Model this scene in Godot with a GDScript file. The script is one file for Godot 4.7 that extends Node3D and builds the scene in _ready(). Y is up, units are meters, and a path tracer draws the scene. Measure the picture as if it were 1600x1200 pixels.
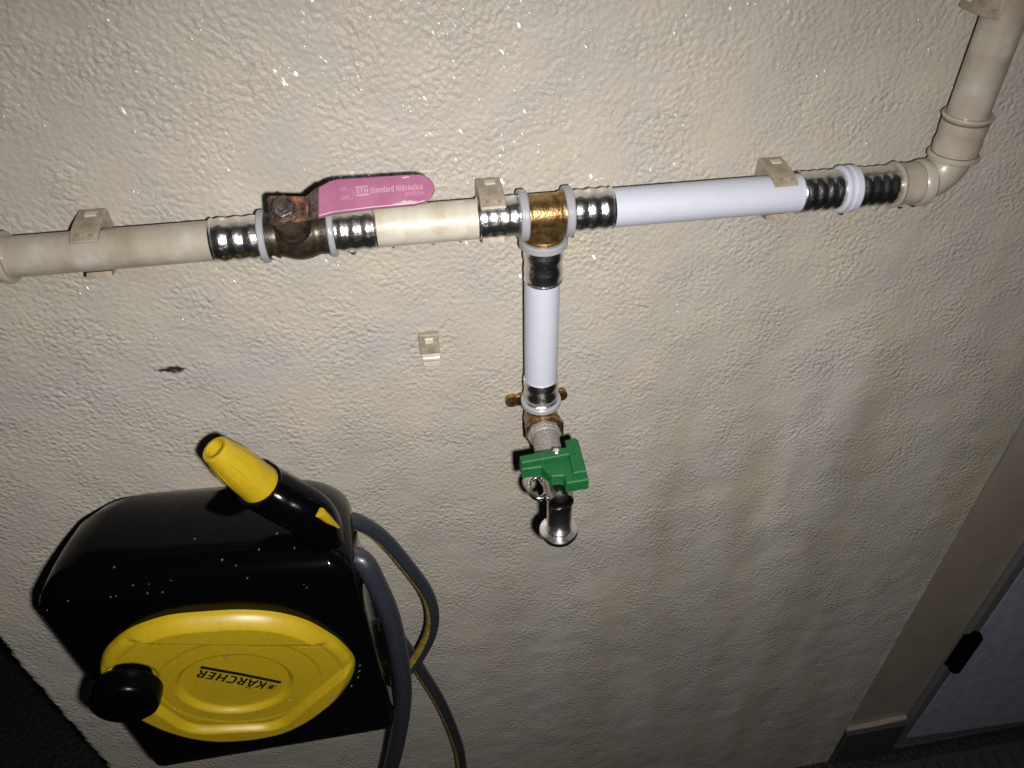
extends Node3D
# A damp rendered outside wall at night, lit by the flash of the phone that took the picture:
# a run of press-fitted water pipe with a ball valve, a tee and a garden tap, and a hose reel below it.

const FLOOR := -0.26
var M := {}

# ------------------------------------------------------------------ small mesh kit
class MB:
	var v := PackedVector3Array()
	var n := PackedVector3Array()
	var c := PackedColorArray()
	var ix := PackedInt32Array()
	var uv := PackedVector2Array()

	func settle(v0: int, i0: int, smooth := true) -> void:
		# turns the faces added since (v0, i0) outwards (clockwise fronts) and gives them normals
		var vol := 0.0
		var mid := Vector3.ZERO
		for k in range(v0, v.size()):
			mid += v[k]
		mid /= maxf(1.0, v.size() - v0)
		for k in range(i0, ix.size(), 3):
			vol += (v[ix[k]] - mid).dot((v[ix[k + 1]] - mid).cross(v[ix[k + 2]] - mid))
		if vol > 0.0:
			for k in range(i0, ix.size(), 3):
				var t := ix[k + 1]
				ix[k + 1] = ix[k + 2]
				ix[k + 2] = t
		n.resize(v.size())
		for k in range(v0, v.size()):
			n[k] = Vector3.ZERO
		for k in range(i0, ix.size(), 3):
			var f := (v[ix[k + 2]] - v[ix[k]]).cross(v[ix[k + 1]] - v[ix[k]])
			for j in 3:
				n[ix[k + j]] += f
		for k in range(v0, v.size()):
			n[k] = n[k].normalized() if n[k].length() > 1e-20 else Vector3.UP

	func strip(rings: Array, closed := true) -> void:
		var w: int = rings[0].size()
		var b := v.size()
		for r in rings:
			v.append_array(r)
		var last := w if closed else w - 1
		for a in rings.size() - 1:
			for k in last:
				var k2 := (k + 1) % w
				var p := b + a * w + k
				var q := b + a * w + k2
				ix.append_array(PackedInt32Array([p, q, p + w, q, q + w, p + w]))

	func fan(ring: PackedVector3Array, flip := false) -> void:
		var mid := Vector3.ZERO
		for p in ring:
			mid += p
		mid /= ring.size()
		var b := v.size()
		v.append(mid)
		v.append_array(ring)
		for k in ring.size():
			var p := b + 1 + k
			var q := b + 1 + (k + 1) % ring.size()
			ix.append_array(PackedInt32Array([b, q, p] if flip else [b, p, q]))

	# solid through rings; a ring repeated makes a crease
	func loft(rings: Array, caps := true) -> MB:
		var v0 := v.size()
		var i0 := ix.size()
		var run := [rings[0]]
		for k in range(1, rings.size()):
			var prev: PackedVector3Array = rings[k - 1]
			var now: PackedVector3Array = rings[k]
			if prev[0].distance_to(now[0]) < 1e-7 and prev[prev.size() / 3].distance_to(now[now.size() / 3]) < 1e-7:
				strip(run)
				run = [now]
			else:
				run.append(now)
		if run.size() > 1:
			strip(run)
		if caps:
			fan(rings[0], true)
			fan(rings[rings.size() - 1])
		settle(v0, i0)
		return self

	# profile points (radius, height along +y of xf); creases where the profile turns sharply
	func lathe(prof: Array, xf := Transform3D(), seg := 40, caps := true) -> MB:
		var rings := []
		for k in prof.size():
			var p: Vector2 = prof[k]
			var ring := PackedVector3Array()
			for s in seg:
				var a := TAU * s / seg
				ring.append(xf * Vector3(p.x * cos(a), p.y, p.x * sin(a)))
			rings.append(ring)
			if k > 0 and k < prof.size() - 1:
				var d0: Vector2 = p - prof[k - 1]
				var d1: Vector2 = prof[k + 1] - p
				if absf(d0.angle_to(d1)) > 0.6:
					rings.append(ring)
		return loft(rings, caps)

	# outline in the xy plane of xf, pushed from z0 to z1 with chamfered edges
	func slab(poly: PackedVector2Array, z0: float, z1: float, xf := Transform3D(), bevel := 0.0) -> MB:
		var v0 := v.size()
		var i0 := ix.size()
		var pts := poly.duplicate()
		if Geometry2D.is_polygon_clockwise(pts):
			pts.reverse()
		var c2 := pts.size()
		var inner := PackedVector2Array()
		for k in c2:
			var e0 := (pts[k] - pts[(k + c2 - 1) % c2]).normalized()
			var e1 := (pts[(k + 1) % c2] - pts[k]).normalized()
			var m := (e0.orthogonal() + e1.orthogonal())
			m = m.normalized() / maxf(0.5, m.normalized().dot(e0.orthogonal()))
			inner.append(pts[k] - m * bevel)
		if Geometry2D.is_point_in_polygon(inner[0], pts) == false and bevel > 0.0:
			for k in c2:
				inner[k] = 2.0 * pts[k] - inner[k]
		var tri := Geometry2D.triangulate_polygon(pts)
		var levels := [[pts, z0], [pts, z1]]
		if bevel > 0.0:
			levels.clear()
			var cuts := 3 if bevel >= 0.001 else 1
			for e in 2 * (cuts + 1):
				var up := e > cuts
				var t := PI / 2.0 * (float(e if not up else 2 * cuts + 1 - e) / cuts)
				var ring_2d := PackedVector2Array()
				for k in c2:
					ring_2d.append(pts[k].lerp(inner[k], 1.0 - sin(t)))
				levels.append([ring_2d, (z1 - bevel * (1.0 - cos(t))) if up else (z0 + bevel * (1.0 - cos(t)))])
		for a in levels.size() - 1:
			for k in c2:
				var k2 := (k + 1) % c2
				var b := v.size()
				for q in [[levels[a], k], [levels[a], k2], [levels[a + 1], k2], [levels[a + 1], k]]:
					var f: PackedVector2Array = q[0][0]
					var z: float = q[0][1]
					v.append(xf * Vector3(f[q[1]].x, f[q[1]].y, z))
				ix.append_array(PackedInt32Array([b, b + 2, b + 1, b, b + 3, b + 2]))
		for side in [0, 1]:
			var b := v.size()
			var lev: Array = levels[(levels.size() - 1) * side]
			for p in lev[0]:
				v.append(xf * Vector3(p.x, p.y, lev[1]))
			for k in range(0, tri.size(), 3):
				var t := [b + tri[k], b + tri[k + 1], b + tri[k + 2]]
				var cw := (pts[tri[k + 1]] - pts[tri[k]]).cross(pts[tri[k + 2]] - pts[tri[k]]) < 0.0
				if cw == (side == 0):
					ix.append_array(PackedInt32Array([t[0], t[1], t[2]]))
				else:
					ix.append_array(PackedInt32Array([t[0], t[2], t[1]]))
		# the wall above runs counter to the caps unless it is turned the same way
		settle(v0, i0)
		return self

	func box(mid: Vector3, size: Vector3, xf := Transform3D(), bevel := 0.0) -> MB:
		var h := size / 2.0
		return slab(PackedVector2Array([Vector2(-h.x, -h.y), Vector2(h.x, -h.y), Vector2(h.x, h.y), Vector2(-h.x, h.y)]), -h.z, h.z, xf * Transform3D(Basis(), mid), bevel)

	# round (or oval) bar along points; radii one number or one for each point
	func tube(pts: PackedVector3Array, radii, seg := 20, flat := 1.0, from := 0.0, to := TAU, up := Vector3.ZERO) -> MB:
		var rings := []
		var side := Vector3.ZERO
		for k in pts.size():
			var d := (pts[mini(k + 1, pts.size() - 1)] - pts[maxi(k - 1, 0)]).normalized()
			if k == 0 or up != Vector3.ZERO:
				var ref := up if up != Vector3.ZERO else (Vector3.UP if absf(d.y) < 0.9 else Vector3.RIGHT)
				side = d.cross(ref).normalized()
			else:
				side = (side - d * side.dot(d)).normalized()
			var over := side.cross(d)
			var r: float = radii if radii is float else radii[k]
			var ring := PackedVector3Array()
			for s in seg:
				var a := from + (to - from) * s / (seg if to - from > TAU - 0.01 else seg - 1)
				ring.append(pts[k] + side * cos(a) * r * flat + over * sin(a) * r)
			rings.append(ring)
		return loft(rings)

	func mesh(m: Material) -> ArrayMesh:
		var arr := []
		arr.resize(Mesh.ARRAY_MAX)
		arr[Mesh.ARRAY_VERTEX] = v
		arr[Mesh.ARRAY_NORMAL] = n
		arr[Mesh.ARRAY_INDEX] = ix
		if uv.size() == v.size():
			arr[Mesh.ARRAY_TEX_UV] = uv
		if c.size() == v.size():
			arr[Mesh.ARRAY_COLOR] = c
		var am := ArrayMesh.new()
		am.add_surface_from_arrays(Mesh.PRIMITIVE_TRIANGLES, arr)
		am.surface_set_material(0, m)
		return am


func numbered(called: String, under: Node) -> String:
	if not under.has_node(called):
		return called
	var k := 1
	while under.has_node("%s_%03d" % [called, k]):
		k += 1
	return "%s_%03d" % [called, k]

func tag(o: Node, label: String, category: String, group := "") -> Node:
	o.set_meta("label", label)
	o.set_meta("category", category)
	if group:
		o.set_meta("group", group)
	return o

func thing(called: String, label: String, category: String, at := Vector3.ZERO, group := "", basis := Basis()) -> Node3D:
	var o := Node3D.new()
	o.name = numbered(called, self)
	o.transform = Transform3D(basis, at)
	add_child(o, true)
	tag(o, label, category, group)
	return o

func part(called: String, mb: MB, m: Material, under: Node) -> MeshInstance3D:
	var o := MeshInstance3D.new()
	o.name = numbered(called, under)
	o.mesh = mb.mesh(m)
	under.add_child(o, true)
	return o

func lin(r: float, g: float, b: float) -> Color:
	return Color(r, g, b).linear_to_srgb()

func mat(col: Color, rough: float, metal := 0.0, coat := 0.0) -> StandardMaterial3D:
	var m := StandardMaterial3D.new()
	m.albedo_color = col
	m.roughness = rough
	m.metallic = metal
	if coat > 0.0:
		m.clearcoat_enabled = true
		m.clearcoat = coat
		m.clearcoat_roughness = 0.12
	return m

# a computed texture of two or more linear colours mixed by noise, laid on three planes
func noise_tex(colors: Array, freq: float, sd: int, size := 256, octaves := 4) -> NoiseTexture2D:
	var f := FastNoiseLite.new()
	f.seed = sd
	f.frequency = freq
	f.fractal_octaves = octaves
	var t := NoiseTexture2D.new()
	t.width = size
	t.height = size
	t.seamless = true
	t.noise = f
	if colors.size():
		var g := Gradient.new()
		var offs := PackedFloat32Array()
		var cols := PackedColorArray()
		for e in colors:
			offs.append(e[0])
			cols.append(lin(e[1], e[2], e[3]))
		g.offsets = offs
		g.colors = cols
		t.color_ramp = g
	return t

func worn(m: StandardMaterial3D, colors: Array, freq: float, sd: int, per_metre: float) -> StandardMaterial3D:
	m.albedo_texture = noise_tex(colors, freq, sd)
	m.albedo_color = Color.WHITE
	m.uv1_triplanar = true
	m.uv1_scale = Vector3.ONE * per_metre
	return m

func rough(m: StandardMaterial3D, cm: float, freq: float, sd: int, per_metre: float) -> StandardMaterial3D:
	m.heightmap_enabled = true
	m.heightmap_texture = noise_tex([], freq, sd)
	m.heightmap_scale = cm
	m.uv1_triplanar = true
	m.uv1_scale = Vector3.ONE * per_metre
	return m

# from +y to the given direction
func along(d: Vector3, at := Vector3.ZERO) -> Transform3D:
	d = d.normalized()
	var x := d.cross(Vector3.FORWARD if absf(d.z) < 0.9 else Vector3.UP).normalized()
	return Transform3D(Basis(x, d, x.cross(d)), at)

func smooth_path(pts: Array, each := 10) -> PackedVector3Array:
	var cv := Curve3D.new()
	for k in pts.size():
		var t: Vector3 = (pts[mini(k + 1, pts.size() - 1)] - pts[maxi(k - 1, 0)]) / 6.0
		cv.add_point(pts[k], -t, t)
	cv.bake_interval = cv.get_baked_length() / (each * pts.size())
	return cv.get_baked_points()


func _ready() -> void:
	# ------------------------------------------------ camera, night sky, flash
	var cam := Camera3D.new()
	cam.name = "camera"
	cam.fov = 53.130102
	cam.near = 0.02
	cam.far = 400.0
	cam.transform = Transform3D(Basis(Vector3(0.98714541, -0.02465004, 0.15791237), Vector3(0.12220314, 0.75319572, -0.64634557), Vector3(-0.10300648, 0.65733445, 0.74652601)), Vector3(0, 1.45, 0.60))
	add_child(cam)
	cam.make_current()

	var env := Environment.new()
	env.background_mode = Environment.BG_SKY
	var sm := ProceduralSkyMaterial.new()
	sm.sky_top_color = lin(0.010, 0.013, 0.024)
	sm.sky_horizon_color = lin(0.030, 0.034, 0.050)
	sm.ground_bottom_color = lin(0.004, 0.004, 0.005)
	sm.ground_horizon_color = lin(0.012, 0.012, 0.016)
	var sky := Sky.new()
	sky.sky_material = sm
	env.sky = sky
	env.background_energy_multiplier = 0.25
	env.tonemap_mode = Environment.TONE_MAPPER_LINEAR
	env.tonemap_exposure = 1.0
	env.sdfgi_enabled = true
	env.ssao_enabled = true
	env.ssil_enabled = true
	var we := WorldEnvironment.new()
	we.name = "world_environment"
	we.environment = env
	add_child(we)

	var flash := SpotLight3D.new()   # the phone's flash, a hand's breadth beside its lens
	flash.name = "camera_flash"
	flash.light_color = lin(1.0, 0.965, 0.92)
	flash.light_energy = 1.11
	flash.light_size = 0.01
	flash.spot_angle = 80.0
	flash.spot_angle_attenuation = 1.0
	flash.spot_range = 60.0
	flash.spot_attenuation = 2.0
	flash.shadow_enabled = true
	flash.transform = Transform3D(cam.transform.basis * Basis(Vector3.RIGHT, deg_to_rad(-26.0)), cam.transform.origin + cam.transform.basis.x * 0.040 - cam.transform.basis.y * 0.028)
	add_child(flash)

	materials()
	build_wall()
	build_doorway()
	build_pipes()
	build_tap()
	build_reel()
	build_hoses()


func materials() -> void:
	var beige := [[0.0, 0.24, 0.20, 0.15], [0.45, 0.305, 0.268, 0.215], [0.7, 0.33, 0.298, 0.245], [1.0, 0.38, 0.37, 0.33]]
	M.beige = rough(worn(mat(Color.WHITE, 0.34, 0.0, 0.35), beige, 0.012, 5, 9.0), 0.02, 0.05, 6, 9.0)
	M.cream = rough(worn(mat(Color.WHITE, 0.45, 0.0, 0.22), [[0.0, 0.36, 0.31, 0.23], [0.5, 0.44, 0.405, 0.335], [1.0, 0.50, 0.475, 0.41]], 0.008, 15, 6.0), 0.02, 0.05, 16, 20.0)
	M.white = worn(mat(Color.WHITE, 0.42), [[0.0, 0.40, 0.415, 0.48], [0.25, 0.44, 0.455, 0.53], [1.0, 0.46, 0.475, 0.55]], 0.02, 25, 10.0)
	M.chrome = rough(mat(lin(0.74, 0.73, 0.73), 0.25, 1.0), 0.04, 0.022, 32, 26.0)
	M.bright_chrome = rough(mat(lin(0.72, 0.71, 0.70), 0.22, 1.0), 0.008, 0.04, 33, 30.0)
	M.dull_chrome = rough(worn(mat(Color.WHITE, 0.2, 1.0), [[0.0, 0.22, 0.20, 0.16], [0.4, 0.46, 0.44, 0.42], [1.0, 0.62, 0.60, 0.58]], 0.03, 35, 22.0), 0.02, 0.04, 36, 30.0)
	M.scaled = rough(worn(mat(Color.WHITE, 0.5, 0.35), [[0.0, 0.13, 0.12, 0.10], [0.5, 0.25, 0.235, 0.22], [0.8, 0.36, 0.34, 0.32], [1.0, 0.42, 0.42, 0.40]], 0.04, 38, 25.0), 0.04, 0.06, 39, 30.0)
	M.ring = rough(mat(lin(0.265, 0.268, 0.290), 0.34, 0.0, 0.2), 0.01, 0.05, 34, 30.0)
	M.brass = rough(worn(mat(Color.WHITE, 0.33, 0.9), [[0.0, 0.12, 0.055, 0.018], [0.45, 0.30, 0.185, 0.075], [1.0, 0.45, 0.32, 0.16]], 0.012, 42, 20.0), 0.02, 0.05, 43, 30.0)
	M.old_brass = rough(worn(mat(Color.WHITE, 0.36, 0.55), [[0.0, 0.022, 0.016, 0.010], [0.5, 0.042, 0.032, 0.021], [1.0, 0.085, 0.066, 0.044]], 0.012, 45, 16.0), 0.012, 0.05, 46, 30.0)
	M.copper = rough(worn(mat(Color.WHITE, 0.3, 0.92), [[0.0, 0.09, 0.038, 0.016], [0.45, 0.27, 0.14, 0.06], [1.0, 0.50, 0.36, 0.20]], 0.014, 48, 25.0), 0.03, 0.05, 49, 30.0)
	M.rust = rough(worn(mat(Color.WHITE, 0.5, 0.15, 0.3), [[0.0, 0.008, 0.005, 0.004], [0.42, 0.028, 0.010, 0.005], [0.58, 0.085, 0.026, 0.009], [0.8, 0.20, 0.075, 0.025], [1.0, 0.30, 0.22, 0.14]], 0.009, 52, 30.0), 0.05, 0.05, 53, 30.0)
	M.nut = rough(worn(mat(Color.WHITE, 0.36, 0.7, 0.2), [[0.0, 0.02, 0.014, 0.010], [0.5, 0.085, 0.07, 0.062], [1.0, 0.24, 0.21, 0.20]], 0.014, 85, 60.0), 0.02, 0.05, 86, 40.0)
	M.pink = worn(mat(Color.WHITE, 0.33, 0.0, 0.4), [[0.0, 0.215, 0.075, 0.135], [0.5, 0.27, 0.095, 0.17], [1.0, 0.31, 0.12, 0.20]], 0.015, 55, 10.0)
	M.print = mat(lin(0.38, 0.21, 0.29), 0.5)
	M.worn_print = mat(lin(0.40, 0.30, 0.32), 0.5)
	M.green = rough(worn(mat(Color.WHITE, 0.6), [[0.0, 0.0005, 0.060, 0.012], [0.5, 0.001, 0.078, 0.017], [1.0, 0.002, 0.092, 0.022]], 0.02, 58, 20.0), 0.008, 0.08, 59, 30.0)
	M.black = rough(mat(lin(0.0010, 0.0010, 0.0013), 0.13), 0.006, 0.02, 61, 12.0)
	M.black.metallic_specular = 0.27
	M.black_matt = mat(lin(0.0010, 0.0010, 0.0012), 0.24)
	M.black_matt.metallic_specular = 0.2
	M.yellow = rough(worn(mat(Color.WHITE, 0.4), [[0.0, 0.325, 0.222, 0.006], [0.5, 0.36, 0.25, 0.008], [1.0, 0.38, 0.27, 0.011]], 0.03, 65, 10.0), 0.005, 0.1, 66, 20.0)
	M.ink = mat(lin(0.006, 0.006, 0.005), 0.45)
	M.hose = rough(worn(mat(Color.WHITE, 0.38, 0.0, 0.15), [[0.0, 0.014, 0.015, 0.022], [0.5, 0.020, 0.0215, 0.031], [1.0, 0.030, 0.032, 0.044]], 0.03, 68, 14.0), 0.008, 0.06, 69, 30.0)
	M.hose_stripe = worn(mat(Color.WHITE, 0.4), [[0.0, 0.07, 0.055, 0.02], [0.42, 0.20, 0.14, 0.025], [0.6, 0.28, 0.20, 0.035], [1.0, 0.36, 0.27, 0.07]], 0.02, 70, 16.0)
	M.clip = rough(worn(mat(Color.WHITE, 0.45), [[0.0, 0.17, 0.135, 0.095], [0.4, 0.255, 0.215, 0.16], [1.0, 0.34, 0.30, 0.235]], 0.012, 72, 12.0), 0.006, 0.05, 73, 25.0)
	M.grime = mat(lin(0.10, 0.080, 0.058), 0.7)
	M.water = StandardMaterial3D.new()
	M.water.albedo_color = Color(1, 1, 1, 0.02)
	M.water.roughness = 0.04
	M.water.transparency = BaseMaterial3D.TRANSPARENCY_ALPHA
	M.water.refraction_enabled = true
	M.water.refraction_scale = 0.033
	M.bead = StandardMaterial3D.new()
	M.bead.albedo_color = Color(1, 1, 1, 0.01)
	M.bead.roughness = 0.21
	M.bead.transparency = BaseMaterial3D.TRANSPARENCY_ALPHA
	M.door = rough(worn(mat(Color.WHITE, 0.45), [[0.0, 0.20, 0.215, 0.27], [0.5, 0.26, 0.275, 0.345], [1.0, 0.29, 0.305, 0.37]], 0.02, 75, 2.0), 0.003, 0.1, 76, 6.0)
	M.door_frame = mat(lin(0.10, 0.098, 0.10), 0.5)
	M.stone = rough(worn(mat(Color.WHITE, 0.55), [[0.0, 0.022, 0.021, 0.024], [1.0, 0.055, 0.05, 0.052]], 0.04, 78, 6.0), 0.03, 0.1, 79, 10.0)
	M.sill = mat(lin(0.23, 0.18, 0.145), 0.7)
	M.rubber = rough(mat(lin(0.030, 0.030, 0.034), 0.45), 0.02, 0.1, 80, 20.0)
	M.ground = rough(worn(mat(Color.WHITE, 0.7), [[0.0, 0.004, 0.004, 0.006], [0.5, 0.007, 0.007, 0.010], [1.0, 0.012, 0.012, 0.015]], 0.05, 82, 1.4), 0.3, 0.08, 83, 3.0)
	M.wall = mat(Color.WHITE, 0.55, 0.0, 0.0)
	M.wall.vertex_color_use_as_albedo = true
	M.wall.clearcoat_enabled = true
	M.wall.clearcoat = 0.7
	M.wall.clearcoat_roughness = 0.15
	M.wall.heightmap_enabled = true
	M.wall.heightmap_texture = render_relief()
	M.wall.heightmap_scale = 0.115
	M.wall.texture_repeat = false
	M.wall_plain = mat(lin(0.38, 0.335, 0.265), 0.7)


# ------------------------------------------------------------------ the wall and its doorway
# height of the hand-thrown render over the whole face: lumps with sharp valleys, rough and smooth fields, pits and grains
func render_relief() -> ImageTexture:
	var a := FastNoiseLite.new()
	var b := FastNoiseLite.new()
	var f := FastNoiseLite.new()
	for e in [[a, 201, 0.135, 1], [b, 202, 0.16, 3], [f, 203, 0.012, 2]]:
		e[0].noise_type = FastNoiseLite.TYPE_SIMPLEX_SMOOTH
		e[0].seed = e[1]
		e[0].frequency = e[2]
		if e[3] > 1:
			e[0].fractal_octaves = e[3]
		else:
			e[0].fractal_type = FastNoiseLite.FRACTAL_NONE
	a.noise_type = FastNoiseLite.TYPE_CELLULAR
	a.frequency = 0.20
	a.cellular_return_type = FastNoiseLite.RETURN_DISTANCE
	a.cellular_jitter = 1.0
	a.domain_warp_enabled = true
	a.domain_warp_amplitude = 3.5
	a.domain_warp_frequency = 0.11
	var side := 2048
	var data := PackedFloat32Array()
	data.resize(side * side)
	var fields := PackedFloat32Array()
	for j in 129:
		for i in 129:
			fields.append(clampf(0.82 + 0.95 * f.get_noise_2d(i * 11.3, j * 12.5) + 0.35 * f.get_noise_2d(i * 55.0, j * 61.0), 0.42, 1.25) * (0.22 if i * 11.3 > 1309.0 else 1.0))
	var at := 0
	for j in side:
		var y := (1.0 - (j + 0.5) / side) * 1600.0
		var row := PackedFloat32Array()
		for i in 129:
			row.append(lerpf(fields[(j / 16) * 129 + i], fields[(j / 16 + 1) * 129 + i], (j % 16) / 16.0))
		for i in side:
			var x := (i + 0.5) / side * 1446.0
			var p := (x - y) * 0.60
			var q := (x + y) * 0.78
			var n := a.get_noise_2d(p, q) + 1.0     # distance to the nearest grain
			data[at] = (0.62 * (1.0 - n * n) + 0.62 * b.get_noise_2d(x, y)) * lerpf(row[i / 16], row[i / 16 + 1], (i % 16) / 16.0)
			at += 1
	var im := Image.create_from_data(side, side, false, Image.FORMAT_RF, data.to_byte_array())
	return ImageTexture.create_from_image(im)


var bump := FastNoiseLite.new()
var fine := FastNoiseLite.new()
var broad := FastNoiseLite.new()
var stain := FastNoiseLite.new()
var run := FastNoiseLite.new()

func relief(x: float, y: float) -> float:
	var a := bump.get_noise_2d(x * 1000.0, y * 1000.0)
	var b := fine.get_noise_2d(x * 1000.0, y * 1000.0)
	var c := broad.get_noise_2d(x * 1000.0, y * 1000.0)
	var depth := clampf(0.75 + 0.9 * broad.get_noise_2d(x * 400.0 + 900.0, y * 400.0), 0.35, 1.2)
	var side := smoothstep(0.1, 0.75, x)
	return (0.0009 * (absf(a) - 0.25) + 0.00025 * b) * depth * (1.0 - 0.35 * side) + 0.0009 * c

func build_wall() -> void:
	for e in [[bump, 11, 0.10, 2], [fine, 12, 0.32, 2], [broad, 13, 0.014, 2], [stain, 14, 0.006, 4], [run, 15, 0.011, 2]]:
		e[0].noise_type = FastNoiseLite.TYPE_SIMPLEX_SMOOTH
		e[0].seed = e[1]
		e[0].frequency = e[2]
		e[0].fractal_octaves = e[3]
	bump.domain_warp_enabled = true
	bump.domain_warp_amplitude = 3.0
	bump.domain_warp_frequency = 0.05
	var xs := PackedFloat32Array()
	var side_from := PackedFloat32Array()    # how far round the left corner (0 on the face)
	for k in 30:
		xs.append(-0.565)
		side_from.append((30 - k) * 0.006)
	var x := -0.565
	while x < 0.7505:
		xs.append(x)
		side_from.append(0.0)
		x += 0.0016
	while x < 0.8765:
		xs.append(minf(x, 0.8765))
		side_from.append(0.0)
		x += 0.004
	xs.append(0.8765)
	side_from.append(0.0)
	var ys := PackedFloat32Array()
	var y := FLOOR
	while y < 1.345:
		ys.append(y)
		y += 0.0024 if y < 0.85 else 0.0016
	var step := 0.003
	while y < 2.6:
		ys.append(y)
		step = minf(step * 1.15, 0.02)
		y += step
	var w := xs.size()
	var h := ys.size()
	var vv := PackedVector3Array()
	var cc := PackedColorArray()
	vv.resize(w * h)
	cc.resize(w * h)
	var at := 0
	for j in h:
		var yy := ys[j]
		var ragged := 0.004 * broad.get_noise_1d(yy * 1600.0) + 0.0022 * bump.get_noise_1d(yy * 700.0)
		var lip := lerpf(0.007, 0.0012, smoothstep(0.42, 0.75, yy))
		var lip_x := 0.741 + 0.0015 * broad.get_noise_1d(yy * 700.0 + 50.0)
		for i in w:
			var xx := xs[i]
			var sd := side_from[i]
			var r := relief(xx, yy)
			var z := r
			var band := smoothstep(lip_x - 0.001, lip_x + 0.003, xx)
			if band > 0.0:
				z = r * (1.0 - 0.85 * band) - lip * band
			elif xx > lip_x - 0.012:
				z += 0.0009 * smoothstep(lip_x - 0.012, lip_x - 0.002, xx) * (1.0 - smoothstep(0.5, 0.8, yy))
			if sd > 0.0:
				var rr := relief(xx - sd, yy)
				vv[at] = Vector3(xx + ragged - rr - 0.0015, yy, -sd)
			else:
				var near := xx + 0.565
				var rounded := 0.004 * maxf(0.0, 1.0 - near / 0.008) ** 2
				vv[at] = Vector3(xx + (ragged * maxf(0.0, 1.0 - near / 0.03) if near < 0.03 else 0.0), yy, z - rounded)
			# colour of the paint: soft patches, runs of dirt below the pipe, cleaner runs where water has washed it
			var st := stain.get_noise_2d(xx * 1000.0, yy * 1000.0)
			var st2 := stain.get_noise_2d(xx * 2200.0 + 4000.0, yy * 1600.0)
			var sx := xx + 0.014 * broad.get_noise_2d(xx * 500.0, yy * 500.0 + 77.0) + 0.004 * broad.get_noise_2d(xx * 2000.0, yy * 2000.0)
			var rn := run.get_noise_2d(sx * 1000.0, yy * 110.0 + 300.0)
			var low := smoothstep(1.12, 0.75, yy) * smoothstep(-0.15, 0.35, xx)
			var k := 1.0 + 0.07 * st + 0.05 * st2 + 0.16 * rn * low
			var warm := maxf(-0.10, 0.20 * st2 + 0.22 * st) - 0.42 * rn * low
			# the yellowish line a former pipe left under the tee, and the rim of dirt along the pipe
			var wash := 0.20 * exp(-(((sx - 0.430) / 0.034) ** 2)) * smoothstep(0.35, 0.55, yy) * smoothstep(1.08, 0.80, yy)
			wash += 0.13 * exp(-(((sx - 0.178) / 0.030) ** 2)) * smoothstep(0.30, 0.50, yy) * smoothstep(0.80, 0.62, yy)
			wash += 0.10 * exp(-(((sx - 0.660) / 0.025) ** 2)) * smoothstep(0.40, 0.60, yy) * smoothstep(1.05, 0.85, yy)
			wash -= 0.18 * exp(-(((sx - 0.515) / 0.030) ** 2)) * smoothstep(0.15, 0.35, yy) * smoothstep(0.95, 0.72, yy)
			wash -= 0.10 * exp(-(((sx - 0.290) / 0.040) ** 2)) * smoothstep(0.15, 0.35, yy) * smoothstep(0.90, 0.62, yy)
			wash *= clampf(0.85 + 0.9 * st2, 0.4, 1.4)
			k *= 1.0 + wash
			warm -= 0.8 * wash
			warm = maxf(warm, -0.14)
			var rim := exp(-(((yy - 1.095 + 0.02 * (xx - 0.1)) / 0.02) ** 2)) * 0.6 + exp(-(((yy - 1.168 + 0.02 * (xx - 0.1)) / 0.012) ** 2)) * 0.35
			rim *= clampf(0.5 + 1.4 * st2, 0.0, 1.0)
			warm += 0.25 * rim
			k *= 1.0 - 0.08 * rim
			var old := exp(-(((yy - (0.985 + 0.03 * (xx + 0.1))) / 0.022) ** 2)) * (1.0 - smoothstep(-0.02, 0.02, xx))
			warm -= 0.20 * old
			var col := Color(0.378 * k * (1.0 + 0.10 * warm), 0.348 * k * (1.0 + 0.01 * warm), 0.303 * k * (1.0 - 0.26 * warm))
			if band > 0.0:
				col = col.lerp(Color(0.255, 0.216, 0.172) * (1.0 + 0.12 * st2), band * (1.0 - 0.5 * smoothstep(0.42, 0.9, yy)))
			# the gouge left of the hose reel's nozzle
			var gx := (xx + 0.2415) / 0.0155
			var gy := (yy - 0.9922 + 0.06 * (xx + 0.2415)) / (0.0026 + 0.0030 * bump.get_noise_1d(xx * 900.0))
			var g := gx * gx + gy * gy
			if g < 1.0 and sd == 0.0:
				vv[at].z -= 0.0008 * (1.0 - g)
				col = col.lerp(Color(0.010, 0.007, 0.005), clampf((1.0 - g) * 6.0, 0.0, 0.97))
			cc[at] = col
			at += 1
	var nn := PackedVector3Array()
	nn.resize(w * h)
	var ix := PackedInt32Array()
	ix.resize((w - 1) * (h - 1) * 6)
	var p := 0
	for j in h:
		var j0 := maxi(j - 1, 0) * w
		var j1 := mini(j + 1, h - 1) * w
		for i in w:
			nn[j * w + i] = (vv[j * w + mini(i + 1, w - 1)] - vv[j * w + maxi(i - 1, 0)]).cross(vv[j1 + i] - vv[j0 + i]).normalized()
			if i < w - 1 and j < h - 1:
				var a := j * w + i
				ix[p] = a
				ix[p + 1] = a + w
				ix[p + 2] = a + 1
				ix[p + 3] = a + 1
				ix[p + 4] = a + w
				ix[p + 5] = a + w + 1
				p += 6
	var mb := MB.new()
	mb.v = vv
	mb.n = nn
	mb.c = cc
	mb.ix = ix
	mb.uv.resize(w * h)
	for k in w * h:
		mb.uv[k] = Vector2((vv[k].x + 0.568) / 1.446, 1.0 - clampf((vv[k].y - FLOOR) / 1.6, 0.0, 1.0))
	var wall := thing("house_wall", "damp cream house wall with rough stippled render that carries the pipe", "wall", Vector3(0, FLOOR, 0))
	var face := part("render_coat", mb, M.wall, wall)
	face.position.y = -FLOOR
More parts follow.
